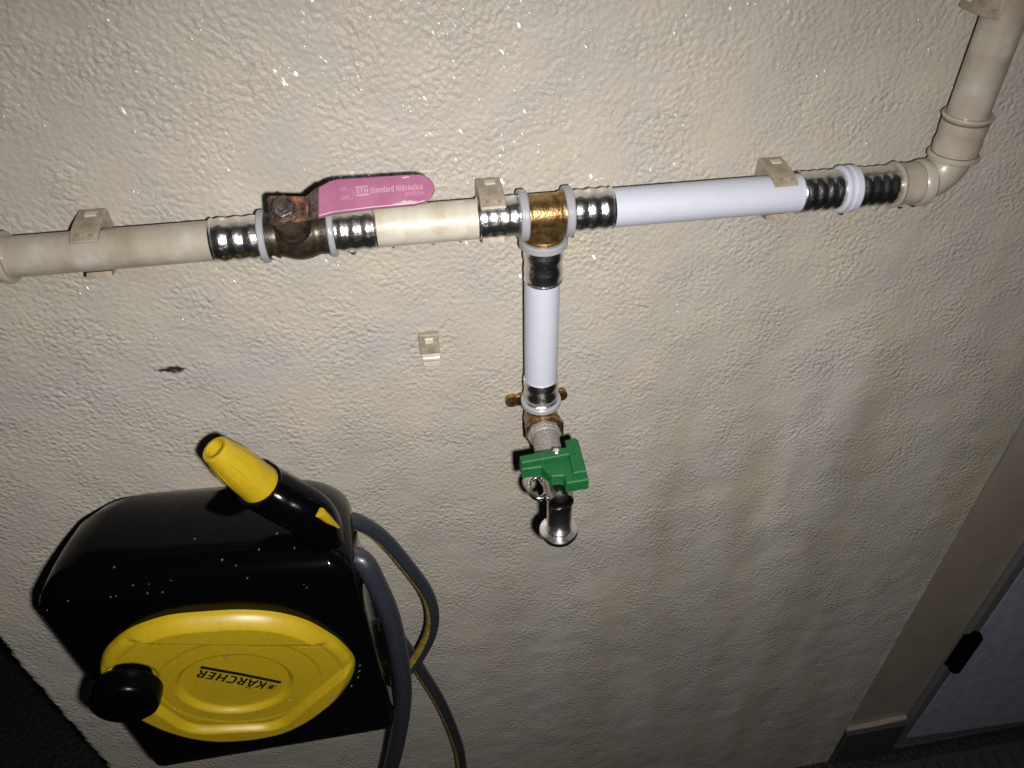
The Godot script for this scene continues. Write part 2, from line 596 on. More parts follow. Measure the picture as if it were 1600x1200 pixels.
	# rain left standing on the render, thickest high up where the flash catches it
	var rng := RandomNumberGenerator.new()
	rng.seed = 77
	var dome := []
	for k in 6:
		var t := deg_to_rad(17.0) * (1.0 - k / 5.0)
		dome.append(Vector2(sin(t) / sin(deg_to_rad(17.0)), (cos(t) - cos(deg_to_rad(17.0))) / sin(deg_to_rad(17.0))))
	var beads := MultiMesh.new()
	beads.transform_format = MultiMesh.TRANSFORM_3D
	beads.mesh = MB.new().lathe(dome, Transform3D(), 16).mesh(M.bead)
	var spots: Array[Transform3D] = []
	while spots.size() < 640:
		var px := rng.randf_range(-0.29, 0.50)
		var py := rng.randf_range(0.93, 1.32)
		var wet := broad.get_noise_2d(px * 900.0 + 31.0, py * 900.0) * 1.3 + 0.25 + (py - 1.15) * 1.6 - absf(px - 0.06) * 0.9
		if rng.randf() > wet:
			continue
		var rad := rng.randf_range(0.0010, 0.0023)
		var lean := Basis(Vector3.RIGHT, rng.randf_range(-0.55, -0.10)) * Basis(Vector3.UP, rng.randf_range(-0.3, 0.3))
		var slant := Basis(Vector3.BACK, rng.randf_range(0.2, 0.8))
		spots.append(Transform3D(lean * slant * along(Vector3.BACK).basis * Basis.from_scale(Vector3(rad * rng.randf_range(0.35, 0.6), rad, rad * rng.randf_range(0.9, 1.6))), Vector3(px, py, relief(px, py) + 0.0006)))
	beads.instance_count = spots.size()
	for k in spots.size():
		beads.set_instance_transform(k, spots[k])
	var bm := MultiMeshInstance3D.new()
	bm.name = "water_beads"
	bm.multimesh = beads
	add_child(bm)
	tag(bm, "small beads of rain water glinting on the upper part of the wall", "water")
	bm.set_meta("kind", "stuff")

	var core := MB.new()
	core.box(Vector3(0.1625, 1.3 , -0.105), Vector3(1.42, 2.6, 0.18))
	core.box(Vector3(1.34, 2.3, -0.105), Vector3(0.935, 0.6, 0.18))
	core.box(Vector3(2.5, 1.3, -0.105), Vector3(1.385, 2.6, 0.18))
	part("masonry", core, M.wall_plain, wall)

	var g := MB.new()
	var ring_a := PackedVector3Array([Vector3(-150, FLOOR, -150), Vector3(150, FLOOR, -150), Vector3(150, FLOOR, 150), Vector3(-150, FLOOR, 150)])
	g.v = ring_a
	g.n = PackedVector3Array([Vector3.UP, Vector3.UP, Vector3.UP, Vector3.UP])
	g.ix = PackedInt32Array([0, 1, 2, 0, 2, 3])
	var go := part("ground", g, M.ground, self)
	go.set_meta("kind", "structure")


func build_doorway() -> void:
	var pl := thing("wall_plinth", "dark stone plinth block with a pale ledge, left of the door at floor level", "plinth", Vector3(0.81, FLOOR, 0.0))
	part("plinth_block", MB.new().box(Vector3(-0.003, 0.070, 0.001), Vector3(0.131, 0.14, 0.016), Transform3D(), 0.002), M.stone, pl)
	part("ledge", MB.new().slab(PackedVector2Array([Vector2(-0.066, 0.1405), Vector2(0.061, 0.1405), Vector2(0.061, 0.154), Vector2(0.035, 0.152), Vector2(0.0, 0.146), Vector2(-0.066, 0.145)]), -0.008, 0.002, Transform3D(), 0.002), M.sill, pl)

	var d := thing("door", "blue-grey door standing slightly ajar with a black hinge on its left edge", "door", Vector3(0.878, FLOOR, 0.0))
	var f := MB.new()
	f.box(Vector3(0.011, 1.01, -0.022), Vector3(0.020, 1.93, 0.05), Transform3D(), 0.002)
	f.box(Vector3(0.46, 1.986, -0.022), Vector3(0.92, 0.024, 0.05), Transform3D(), 0.002)
	f.box(Vector3(0.909, 1.01, -0.022), Vector3(0.020, 1.93, 0.05), Transform3D(), 0.002)
	part("door_frame", f, M.door_frame, d)
	var leaf := part("door_leaf", MB.new().box(Vector3(0.433, 1.005, -0.02), Vector3(0.864, 1.915, 0.04), Transform3D(), 0.002), M.door, d)
	leaf.position = Vector3(0.0235, 0.0, 0.0)
	leaf.rotation.y = deg_to_rad(-2.0)
	var hg := MB.new()
	hg.lathe([Vector2(0.0, -0.062), Vector2(0.008, -0.06), Vector2(0.011, -0.054), Vector2(0.011, 0.054), Vector2(0.008, 0.06), Vector2(0.0, 0.062)], Transform3D(Basis(), Vector3(0.008, 0.42, 0.011)), 24)
	hg.box(Vector3(0.003, 0.42, 0.004), Vector3(0.022, 0.10, 0.006), Transform3D(), 0.001)
	part("hinge", hg, M.black_matt, d)
	part("hinge", MB.new().lathe([Vector2(0.0, -0.062), Vector2(0.011, -0.054), Vector2(0.011, 0.054), Vector2(0.0, 0.062)], Transform3D(Basis(), Vector3(0.008, 1.72, 0.011)), 24), M.black_matt, d)

	var st := thing("door_threshold", "dark stone threshold strip under the blue-grey door", "threshold", Vector3(1.34, FLOOR, 0.0))
	part("threshold_slab", MB.new().box(Vector3(0.0, 0.016, -0.04), Vector3(0.925, 0.030, 0.10), Transform3D(), 0.003), M.stone, st)
	var mt := thing("ribbed_doormat", "black ribbed rubber mat on the ground in front of the door", "doormat", Vector3(1.24, FLOOR, 0.2))
	part("mat_frame", MB.new().box(Vector3(0, 0.005, 0.0), Vector3(0.92, 0.007, 0.34), Transform3D(), 0.001), M.rubber, mt)
	for k in 28:
		part("rib", MB.new().box(Vector3(-0.435 + k * 0.0322, 0.0135, 0.0), Vector3(0.015, 0.010, 0.31), Transform3D(), 0.002), M.rubber, mt)


# ------------------------------------------------------------------ the pipe run
const RISE := -0.0208
func on_run(x: float) -> Vector3:
	return Vector3(x, 1.1375 + (x + 0.1) * RISE, 0.03)

func run_basis() -> Basis:   # local y along the pipe, to the right; local z still out of the wall
	var d := Vector3(1, RISE, 0).normalized()
	return Basis(Vector3.BACK.cross(d) * -1.0, d, Vector3.BACK)

# pressed steel sleeve: a lathe with the ribs that the pressing tool leaves, from 0 to long
var press := RandomNumberGenerator.new()
func sleeve(long: float, ribs: int, r := 0.0168, flare := 0.0) -> Array:
	var prof := [Vector2(0.0160, 0.0), Vector2(r + 0.0006, 0.0), Vector2(r + 0.0010, 0.0012)]
	var each := (long - 0.003) / ribs
	press.seed = int(long * 1e6) + ribs * 7
	for k in ribs:
		var high := press.randf_range(0.65, 1.25)
		for s in 7:
			var t := s / 6.0
			prof.append(Vector2(r + 0.0010 * high * minf(1.0, each / 0.0105) ** 2 * (0.5 - 0.5 * cos(TAU * t)), 0.0022 + each * (k + t * 0.98)))
	prof.append(Vector2(r + 0.0005 + flare, long))
	prof.append(Vector2(0.0160, long))
	return prof

func flip(prof: Array, long: float) -> Array:
	var out := []
	for k in range(prof.size() - 1, -1, -1):
		out.append(Vector2(prof[k].x, long - prof[k].y))
	return out

func ring_prof(w: float, r := 0.0212) -> Array:
	return [Vector2(0.0165, 0.0), Vector2(r - 0.001, 0.0), Vector2(r, 0.001), Vector2(r, w - 0.001), Vector2(r - 0.001, w), Vector2(0.0165, w)]

func lift(t: float) -> Transform3D:
	return Transform3D(Basis(), Vector3(0, t, 0))

func pipe_prof(long: float, r := 0.0160) -> Array:
	return [Vector2(0.0135, 0.0), Vector2(r - 0.0004, 0.0), Vector2(r, 0.0005), Vector2(r, long - 0.0005), Vector2(r - 0.0004, long), Vector2(0.0135, long)]

func drop_at(p: Vector3, r: float, under: Node, long := 1.3) -> void:
	part("water_drop", MB.new().lathe([Vector2(0.0, -r * long), Vector2(r * 0.55, -r * long * 0.8), Vector2(r * 0.9, -r * 0.4), Vector2(r, 0.0), Vector2(r * 0.8, r * 0.5), Vector2(r * 0.45, r * 0.85), Vector2(0.0, r)], Transform3D(Basis(), p), 14), M.water, under)

func build_pipes() -> void:
	var rb := run_basis()
	# far left: painted sleeve of a fitting that leaves the picture, and the painted pipe
	var a := thing("painted_pipe", "beige painted water pipe left of the pink-handled valve", "pipe", on_run(-0.3110), "", rb)
	part("pipe", MB.new().lathe(pipe_prof(0.1524)), M.beige, a)
	var e := thing("painted_coupling", "beige painted coupling with a black end, cut off by the left edge of the photo", "pipe fitting", on_run(-0.4515), "", rb)
	part("coupling_sleeve", MB.new().lathe([Vector2(0.015, 0.095), Vector2(0.0190, 0.095), Vector2(0.0195, 0.1), Vector2(0.0188, 0.118), Vector2(0.0190, 0.1345), Vector2(0.0204, 0.1365), Vector2(0.0204, 0.1395), Vector2(0.0192, 0.1412), Vector2(0.0162, 0.1412)]), M.beige, e)
	part("coupling_body", MB.new().lathe([Vector2(0.0, 0.0), Vector2(0.018, 0.0), Vector2(0.0178, 0.095), Vector2(0.0, 0.095)]), M.black_matt, e)

	# ball valve with pink lever
	var v := thing("ball_valve", "weathered brass ball valve with a rusty nut and a faded pink lever", "valve", on_run(-0.1586), "", rb)
	part("press_sleeve", MB.new().lathe(sleeve(0.0385, 3)), M.chrome, v)
	part("press_sleeve", MB.new().lathe(flip(sleeve(0.0335, 3), 0.0335), lift(0.0962)), M.chrome, v)
	part("retaining_ring", MB.new().lathe(ring_prof(0.0055), lift(0.0372)), M.ring, v)
	part("retaining_ring", MB.new().lathe(ring_prof(0.0050), lift(0.0912)), M.ring, v)
	var body := MB.new()
	body.lathe([Vector2(0.0, 0.041), Vector2(0.0185, 0.041), Vector2(0.0185, 0.050), Vector2(0.0172, 0.052), Vector2(0.0185, 0.056), Vector2(0.0205, 0.062), Vector2(0.0213, 0.068), Vector2(0.0205, 0.075), Vector2(0.0185, 0.081), Vector2(0.0176, 0.084), Vector2(0.0182, 0.086), Vector2(0.0182, 0.094), Vector2(0.0, 0.094)])
	var stem_dir := Vector3(-0.714, 0.0, 0.70)     # local x runs down the wall
	var nut_at := Vector3(-0.0427, 0.0665, 0.0400)
	body.lathe([Vector2(0.0, 0.0), Vector2(0.0135, 0.0), Vector2(0.0135, 0.030), Vector2(0.0115, 0.034), Vector2(0.0115, 0.047), Vector2(0.0, 0.047)], along(stem_dir, Vector3(0, 0.0665, 0)), 28)
	part("valve_body", body, M.old_brass, v)
	# the lever lies square to the stem: u = along the pipe, w = up the wall
	var lever_x := Transform3D(Basis(Vector3(0, 1, 0), Vector3(-0.70, 0, -0.714), Vector3(-0.714, 0, 0.70)), nut_at)
	part("lever_plate", MB.new().slab(PackedVector2Array([Vector2(-0.0115, 0.0085), Vector2(-0.0115, -0.0085), Vector2(-0.0090, -0.0108), Vector2(0.0125, -0.0098), Vector2(0.0262, -0.0078), Vector2(0.0290, 0.0160), Vector2(0.0270, 0.0155), Vector2(0.0165, 0.0082), Vector2(-0.0090, 0.0108)]), -0.0015, 0.0015, lever_x, 0.0005), M.rust, v)
	var bare := MB.new()
	bare.slab(PackedVector2Array([Vector2(0.0162, -0.0090), Vector2(0.0262, -0.0077), Vector2(0.0290, 0.0159), Vector2(0.0272, 0.0154), Vector2(0.0190, 0.0098)]), 0.0016, 0.0020, lever_x)
	part("bare_steel", bare, M.nut, v)
	var grip := MB.new()
	var gp := PackedVector2Array([Vector2(0.0238, -0.0085), Vector2(0.0350, -0.0064), Vector2(0.0637, -0.0050), Vector2(0.0950, -0.0046), Vector2(0.1030, -0.0032), Vector2(0.1085, 0.0010), Vector2(0.1113, 0.0062), Vector2(0.1105, 0.0110), Vector2(0.1075, 0.0154), Vector2(0.1020, 0.0178), Vector2(0.0940, 0.0183), Vector2(0.0569, 0.0188), Vector2(0.0400, 0.0190), Vector2(0.0345, 0.0180), Vector2(0.0262, 0.0138)])
	grip.slab(gp, -0.0026, 0.0028, lever_x, 0.0011)
	var gr := part("lever_grip", grip, M.pink, v)
	var chip := MB.new()
	chip.slab(PackedVector2Array([Vector2(0.0770, -0.0040), Vector2(0.0960, -0.0036), Vector2(0.0975, -0.0026), Vector2(0.0940, -0.0024), Vector2(0.0922, -0.0012), Vector2(0.0900, -0.0019), Vector2(0.0872, -0.0010), Vector2(0.0850, -0.0026), Vector2(0.0800, -0.0030)]), 0.0028, 0.00298, lever_x)
	chip.slab(PackedVector2Array([Vector2(0.0868, 0.0168), Vector2(0.0935, 0.0170), Vector2(0.0930, 0.0158), Vector2(0.0912, 0.0161), Vector2(0.0900, 0.0153), Vector2(0.0882, 0.0160)]), 0.0028, 0.00295, lever_x)
	part("worn_patch", chip, M.worn_print, gr)
	var mark := lever_x * Transform3D(Basis(), Vector3(0, 0, 0.0029))
	lettering("Standard Hidráulica", Rect2(0.0637, 0.0062, 0.0385, 0.0048), mark, gr, M.print, true)
	lettering("BOSTON", Rect2(0.0890, 0.0024, 0.0130, 0.0026), mark, gr, M.print, false)
	lettering("ON", Rect2(0.0415, 0.0098, 0.0048, 0.0026), mark, gr, M.print, false)
	lettering("OFF", Rect2(0.0415, 0.0028, 0.0065, 0.0026), mark, gr, M.print, false)
	var sq := MB.new()
	sq.slab(PackedVector2Array([Vector2(0.0530, 0.0110), Vector2(0.0622, 0.0112), Vector2(0.0622, 0.0122), Vector2(0.0530, 0.0120)]), 0.0, 0.0001, mark)
	sq.slab(PackedVector2Array([Vector2(0.0530, 0.0048), Vector2(0.0622, 0.0050), Vector2(0.0622, 0.0062), Vector2(0.0530, 0.0060)]), 0.0, 0.0001, mark)
	part("logo_frame", sq, M.print, gr)
	lettering("STH", Rect2(0.0533, 0.0068, 0.0086, 0.0036), mark, gr, M.print, true)
	var arc := PackedVector3Array()
	for k in 12:
		var t := deg_to_rad(50.0 - 100.0 * k / 11.0)
		arc.append(mark * Vector3(0.0445 + 0.0065 * cos(t), 0.0066 + 0.0058 * sin(t), 0.0))
	part("turn_arrow", MB.new().tube(arc, 0.00022, 6), M.print, gr)
	# hexagon nut with a rounded crown
	var hexa := PackedVector2Array()
	for k in 6:
		hexa.append(Vector2(cos(TAU * k / 6.0 + 0.35), sin(TAU * k / 6.0 + 0.35)) * 0.0088)
	var nut := MB.new()
	nut.slab(hexa, 0.0016, 0.0078, lever_x, 0.0010)
	var nt := part("nut", nut, M.nut, v)
	part("stem_end", MB.new().lathe([Vector2(0.0, 0.0), Vector2(0.0043, 0.0), Vector2(0.0043, 0.0095), Vector2(0.0036, 0.0102), Vector2(0.0, 0.0102)], lever_x * along(Vector3.BACK), 18), M.nut, nt)
	part("paint_fleck", MB.new().tube(PackedVector3Array([Vector3(0.0095, 0.046, 0.0162), Vector3(0.0125, 0.0475, 0.0140), Vector3(0.0162, 0.0500, 0.0105)]), [0.0012, 0.0018, 0.0008], 10), M.cream, v)
	drop_at(Vector3(0.0185, 0.1085, 0.004), 0.0028, v)

	var b := thing("cream_pipe", "short wet cream pipe between the ball valve and the brass tee", "pipe", on_run(-0.0290), "", rb)
	part("pipe", MB.new().lathe(pipe_prof(0.0832, 0.0165)), M.cream, b)

	for t in [0.012, 0.045, 0.068]:
		drop_at(Vector3(0.0172, t, 0.004), 0.0013, b)

	# brass tee with three pressed ends
	var t := thing("tee_fitting", "brass tee with three pressed steel sleeves and milky plastic rings", "pipe fitting", on_run(0.0536), "", rb)
	part("press_sleeve", MB.new().lathe(sleeve(0.0365, 4)), M.chrome, t)
	part("retaining_ring", MB.new().lathe(ring_prof(0.0072, 0.0215), lift(0.0348)), M.ring, t)
	part("retaining_ring", MB.new().lathe(ring_prof(0.0072, 0.0215), lift(0.0730)), M.ring, t)
	part("press_sleeve", MB.new().lathe(flip(sleeve(0.0355, 3), 0.0355), lift(0.0800)), M.chrome, t)
	var tb := MB.new()
	tb.lathe([Vector2(0.0, 0.0400), Vector2(0.0165, 0.0400), Vector2(0.0178, 0.0415), Vector2(0.0178, 0.0438), Vector2(0.0169, 0.0448), Vector2(0.0169, 0.0690), Vector2(0.0178, 0.0700), Vector2(0.0178, 0.0730), Vector2(0.0165, 0.0745), Vector2(0.0, 0.0745)], Transform3D(), 48)
	var down := along(Vector3(1, 0.02, 0), Vector3(0, 0.0566, 0))
	tb.lathe([Vector2(0.0, 0.0), Vector2(0.0166, 0.0), Vector2(0.0166, 0.0200), Vector2(0.0176, 0.0212), Vector2(0.0176, 0.0245), Vector2(0.0, 0.0245)], down, 48)
	part("tee_body", tb, M.brass, t)
	part("retaining_ring", MB.new().lathe(ring_prof(0.0072, 0.0212), down * lift(0.0228)), M.ring, t)
	part("press_sleeve", MB.new().lathe(flip(sleeve(0.0355, 2, 0.0168, 0.0008), 0.0355), down * lift(0.0298)), M.chrome, t)
	drop_at(Vector3(0.0205, 0.081, 0.006), 0.0018, t)

	var wp := thing("white_pipe", "new white plastic pipe running right from the brass tee, under a beige clip", "pipe", on_run(0.1686), "", rb)
	part("pipe", MB.new().lathe(pipe_prof(0.1668, 0.0165)), M.white, wp)
	var wd := thing("white_pipe", "short white plastic pipe hanging upright between the tee and the tap", "pipe", Vector3(0.1078, 0.9500, 0.03))
	part("pipe", MB.new().lathe(pipe_prof(0.1190, 0.0162), along(Vector3(0.0012, 0.119, 0))), M.white, wd)

	var cp := thing("press_coupling", "pressed steel coupling with a white ribbed ring at its middle, right of the white pipe", "pipe fitting", on_run(0.3352), "", rb)
	part("press_sleeve", MB.new().lathe(sleeve(0.0390, 4, 0.0172)), M.chrome, cp)
	part("middle_ring", MB.new().lathe([Vector2(0.0165, 0.0380), Vector2(0.0192, 0.0380), Vector2(0.0203, 0.0390), Vector2(0.0203, 0.0410), Vector2(0.0190, 0.0424), Vector2(0.0190, 0.0446), Vector2(0.0203, 0.0460), Vector2(0.0203, 0.0512), Vector2(0.0193, 0.0525), Vector2(0.0165, 0.0525)]), M.white, cp)
	part("press_sleeve", MB.new().lathe(sleeve(0.0380, 4, 0.0172), lift(0.0520)), M.chrome, cp)
	drop_at(Vector3(0.0215, 0.046, 0.004), 0.0022, cp)

	# painted elbow into the riser
	var el := thing("painted_elbow", "beige painted elbow with dirty ringed collars where the pipe turns upward", "pipe fitting", on_run(0.4245), "", rb)
	part("collar", MB.new().lathe([Vector2(0.015, 0.0), Vector2(0.0196, 0.0), Vector2(0.0202, 0.0015), Vector2(0.0190, 0.0035), Vector2(0.0183, 0.0055), Vector2(0.0187, 0.0090), Vector2(0.0178, 0.0130), Vector2(0.0187, 0.0170), Vector2(0.0182, 0.0215), Vector2(0.0200, 0.0235), Vector2(0.0206, 0.0265), Vector2(0.0206, 0.0305), Vector2(0.0190, 0.0325), Vector2(0.015, 0.0325)]), M.beige, el)
	var bend := []
	for k in 11:
		var ang := PI / 2.0 * k / 10.0
		bend.append(Vector3(-0.026 + 0.026 * cos(ang), 0.0235 + 0.026 * sin(ang), 0.0))
	bend.push_front(Vector3(0, 0.0225, 0))
	bend.append(Vector3(-0.0275, 0.0497, 0))
	part("elbow_body", MB.new().tube(PackedVector3Array(bend), 0.0172, 32), M.beige, el)
	part("collar", MB.new().lathe([Vector2(0.015, 0.0), Vector2(0.0196, 0.0), Vector2(0.0212, 0.0012), Vector2(0.0212, 0.0030), Vector2(0.0196, 0.0045), Vector2(0.0186, 0.0065), Vector2(0.0193, 0.0130), Vector2(0.0183, 0.0200), Vector2(0.0190, 0.0270), Vector2(0.0187, 0.0345), Vector2(0.0200, 0.0358), Vector2(0.0206, 0.0375), Vector2(0.0196, 0.0392), Vector2(0.015, 0.0392)], along(Vector3(-1, -0.02, 0), Vector3(-0.0225, 0.0497, 0))), M.beige, el)
	for gr_at in [[0.0042, 0.01855], [0.0222, 0.0186], [0.0325, 0.0186]]:
		part("grime_ring", MB.new().lathe([Vector2(gr_at[1] - 0.001, gr_at[0] - 0.0008), Vector2(gr_at[1], gr_at[0] - 0.0005), Vector2(gr_at[1], gr_at[0] + 0.0005), Vector2(gr_at[1] - 0.001, gr_at[0] + 0.0008)], Transform3D(), 40), M.grime, el)
	for gr_at in [[0.0052, 0.01935], [0.0340, 0.0193]]:
		part("grime_ring", MB.new().lathe([Vector2(gr_at[1] - 0.0012, gr_at[0] - 0.0009), Vector2(gr_at[1], gr_at[0] - 0.0005), Vector2(gr_at[1], gr_at[0] + 0.0005), Vector2(gr_at[1] - 0.0012, gr_at[0] + 0.0009)], along(Vector3(-1, -0.02, 0), Vector3(-0.0225, 0.0497, 0)), 40), M.grime, el)
	part("dirt", MB.new().tube(PackedVector3Array([Vector3(0.0190, 0.021, 0.0035), Vector3(0.0192, 0.0245, 0.0055), Vector3(0.0196, 0.0275, 0.0060)]), [0.0006, 0.0018, 0.0006], 10), M.ink, el)
	drop_at(Vector3(0.0200, 0.013, 0.004), 0.0024, el)
	var rs := thing("riser_pipe", "thick beige painted pipe rising out of the photo at its upper right corner", "pipe", Vector3(0.4740, 1.186, 0.03))
	part("pipe", MB.new().lathe(pipe_prof(1.25, 0.0166)), M.beige, rs)

	build_clips()


func lettering(text: String, area: Rect2, at: Transform3D, under: Node, m: Material, bold: bool) -> MeshInstance3D:
	var f := SystemFont.new()
	f.font_names = PackedStringArray(["Droid Sans"])
	f.font_weight = 700 if bold else 400
	var tm := TextMesh.new()
	tm.text = text
	tm.font = f
	tm.font_size = 64
	tm.pixel_size = 0.001
	tm.depth = 0.002
	tm.curve_step = 3.0
	tm.material = m
	var box := tm.get_aabb()
	var o := MeshInstance3D.new()
	o.name = numbered("lettering", under)
	o.mesh = tm
	var s := Vector3(area.size.x / box.size.x, area.size.y / box.size.y, 0.06)
	var mid := box.get_center()
	o.transform = at * Transform3D(Basis.from_scale(s), Vector3(area.get_center().x - mid.x * s.x, area.get_center().y - mid.y * s.y, 0.0))
	under.add_child(o, true)
	return o


func clip_jaw(sign: float) -> PackedVector2Array:   # (out of the wall, up) about the pipe's axis
	var pts := PackedVector2Array([Vector2(-0.0285, 0.0), Vector2(-0.0285, 0.0190), Vector2(-0.0265, 0.0220), Vector2(-0.016, 0.0218), Vector2(-0.008, 0.0212), Vector2(0.0005, 0.0200), Vector2(0.0070, 0.0182), Vector2(0.0112, 0.0152), Vector2(0.0122, 0.0136), Vector2(0.0112, 0.0128)])
	for k in 9:
		var a := deg_to_rad(49.0 + 129.0 * k / 8.0)
		pts.append(Vector2(cos(a), sin(a)) * 0.0169)
	pts.append(Vector2(-0.0171, 0.0))
	if sign < 0.0:   # the lower jaw ends in a lip under the pipe
		pts = PackedVector2Array([Vector2(-0.0285, 0.0), Vector2(-0.0285, -0.0200), Vector2(-0.0200, -0.0205), Vector2(-0.0060, -0.0202), Vector2(0.0050, -0.0202), Vector2(0.0108, -0.0192), Vector2(0.0104, -0.0180)])
		for k in 9:
			var a := deg_to_rad(-62.0 - 116.0 * k / 8.0)
			pts.append(Vector2(cos(a), sin(a)) * 0.0169)
		pts.append(Vector2(-0.0171, 0.0))
	return pts

func make_clip(at: Vector3, label: String, turn := 0.0, high := 1.0) -> Node3D:
	var o := thing("pipe_clip", label, "pipe clip", at, "beige pipe clips on the wall", Basis(Vector3.BACK, turn))
	# local: x along the pipe, y up, z out of the wall
	var xf := Transform3D(Basis(Vector3(0, 0, 1), Vector3(0, 1, 0), Vector3(-1, 0, 0)), Vector3.ZERO)
	var up := MB.new()
	up.slab(clip_jaw(1.0), -0.0105, 0.0105, xf, 0.0007)
	part("upper_jaw", up, M.clip, o)
	var lo := MB.new()
	lo.slab(clip_jaw(-1.0), -0.0098, 0.0098, xf, 0.0007)
	part("lower_jaw", lo, M.clip, o)
	var tabs := MB.new()
	tabs.box(Vector3(0.001, 0.0216, -0.018), Vector3(0.009, 0.0022, 0.007), Transform3D(), 0.0006)
	part("catch_tab", tabs, M.cream, o)
	var lips := MB.new()
	lips.box(Vector3(-0.0045, 0.0176, 0.0085), Vector3(0.003, 0.0016, 0.006), Transform3D(Basis(), Vector3.ZERO), 0.0005)
	lips.box(Vector3(0.0055, 0.0176, 0.0085), Vector3(0.003, 0.0016, 0.006), Transform3D(Basis(), Vector3.ZERO), 0.0005)
	part("lip_rib", lips, M.clip, o)
	return o

func build_clips() -> void:
	var tilt := atan(RISE)
	make_clip(on_run(-0.2490), "painted-over beige clip gripping the beige pipe left of the valve", tilt)
	make_clip(on_run(0.0665) + Vector3(0, 0.001, 0), "beige clip gripping the steel sleeve just left of the brass tee", tilt)
	make_clip(on_run(0.3175), "tan clip gripping the right end of the new white pipe", tilt)
	make_clip(Vector3(0.4740, 1.275, 0.03), "beige clip gripping the riser pipe at the top edge of the photo", PI / 2.0)
	# an empty clip left behind
	var o := thing("empty_pipe_clip", "small empty beige clip left on bare wall below the cream pipe", "pipe clip", Vector3(0.0025, 0.9775, 0.0))
	part("upper_jaw", MB.new().slab(PackedVector2Array([Vector2(-0.0095, 0.0020), Vector2(0.0090, 0.0010), Vector2(0.0096, 0.0245), Vector2(-0.0098, 0.0255)]), -0.002, 0.0065, Transform3D(), 0.0010), M.clip, o)
	part("catch_tab", MB.new().box(Vector3(0.000, 0.0185, 0.0070), Vector3(0.0085, 0.0065, 0.003), Transform3D(), 0.0008), M.cream, o)
	var low := MB.new()
	low.slab(PackedVector2Array([Vector2(-0.0085, -0.0140), Vector2(-0.0055, -0.0172), Vector2(0.0085, -0.0172), Vector2(0.0090, -0.0015), Vector2(-0.0090, -0.0010)]), -0.002, 0.0035, Transform3D(), 0.0010)
	part("lower_jaw", low, M.cream, o)
	part("jaw_lip", MB.new().tube(PackedVector3Array([Vector3(-0.0085, -0.0055, 0.0030), Vector3(0.0085, -0.0058, 0.0030)]), 0.0035, 16), M.cream, o)


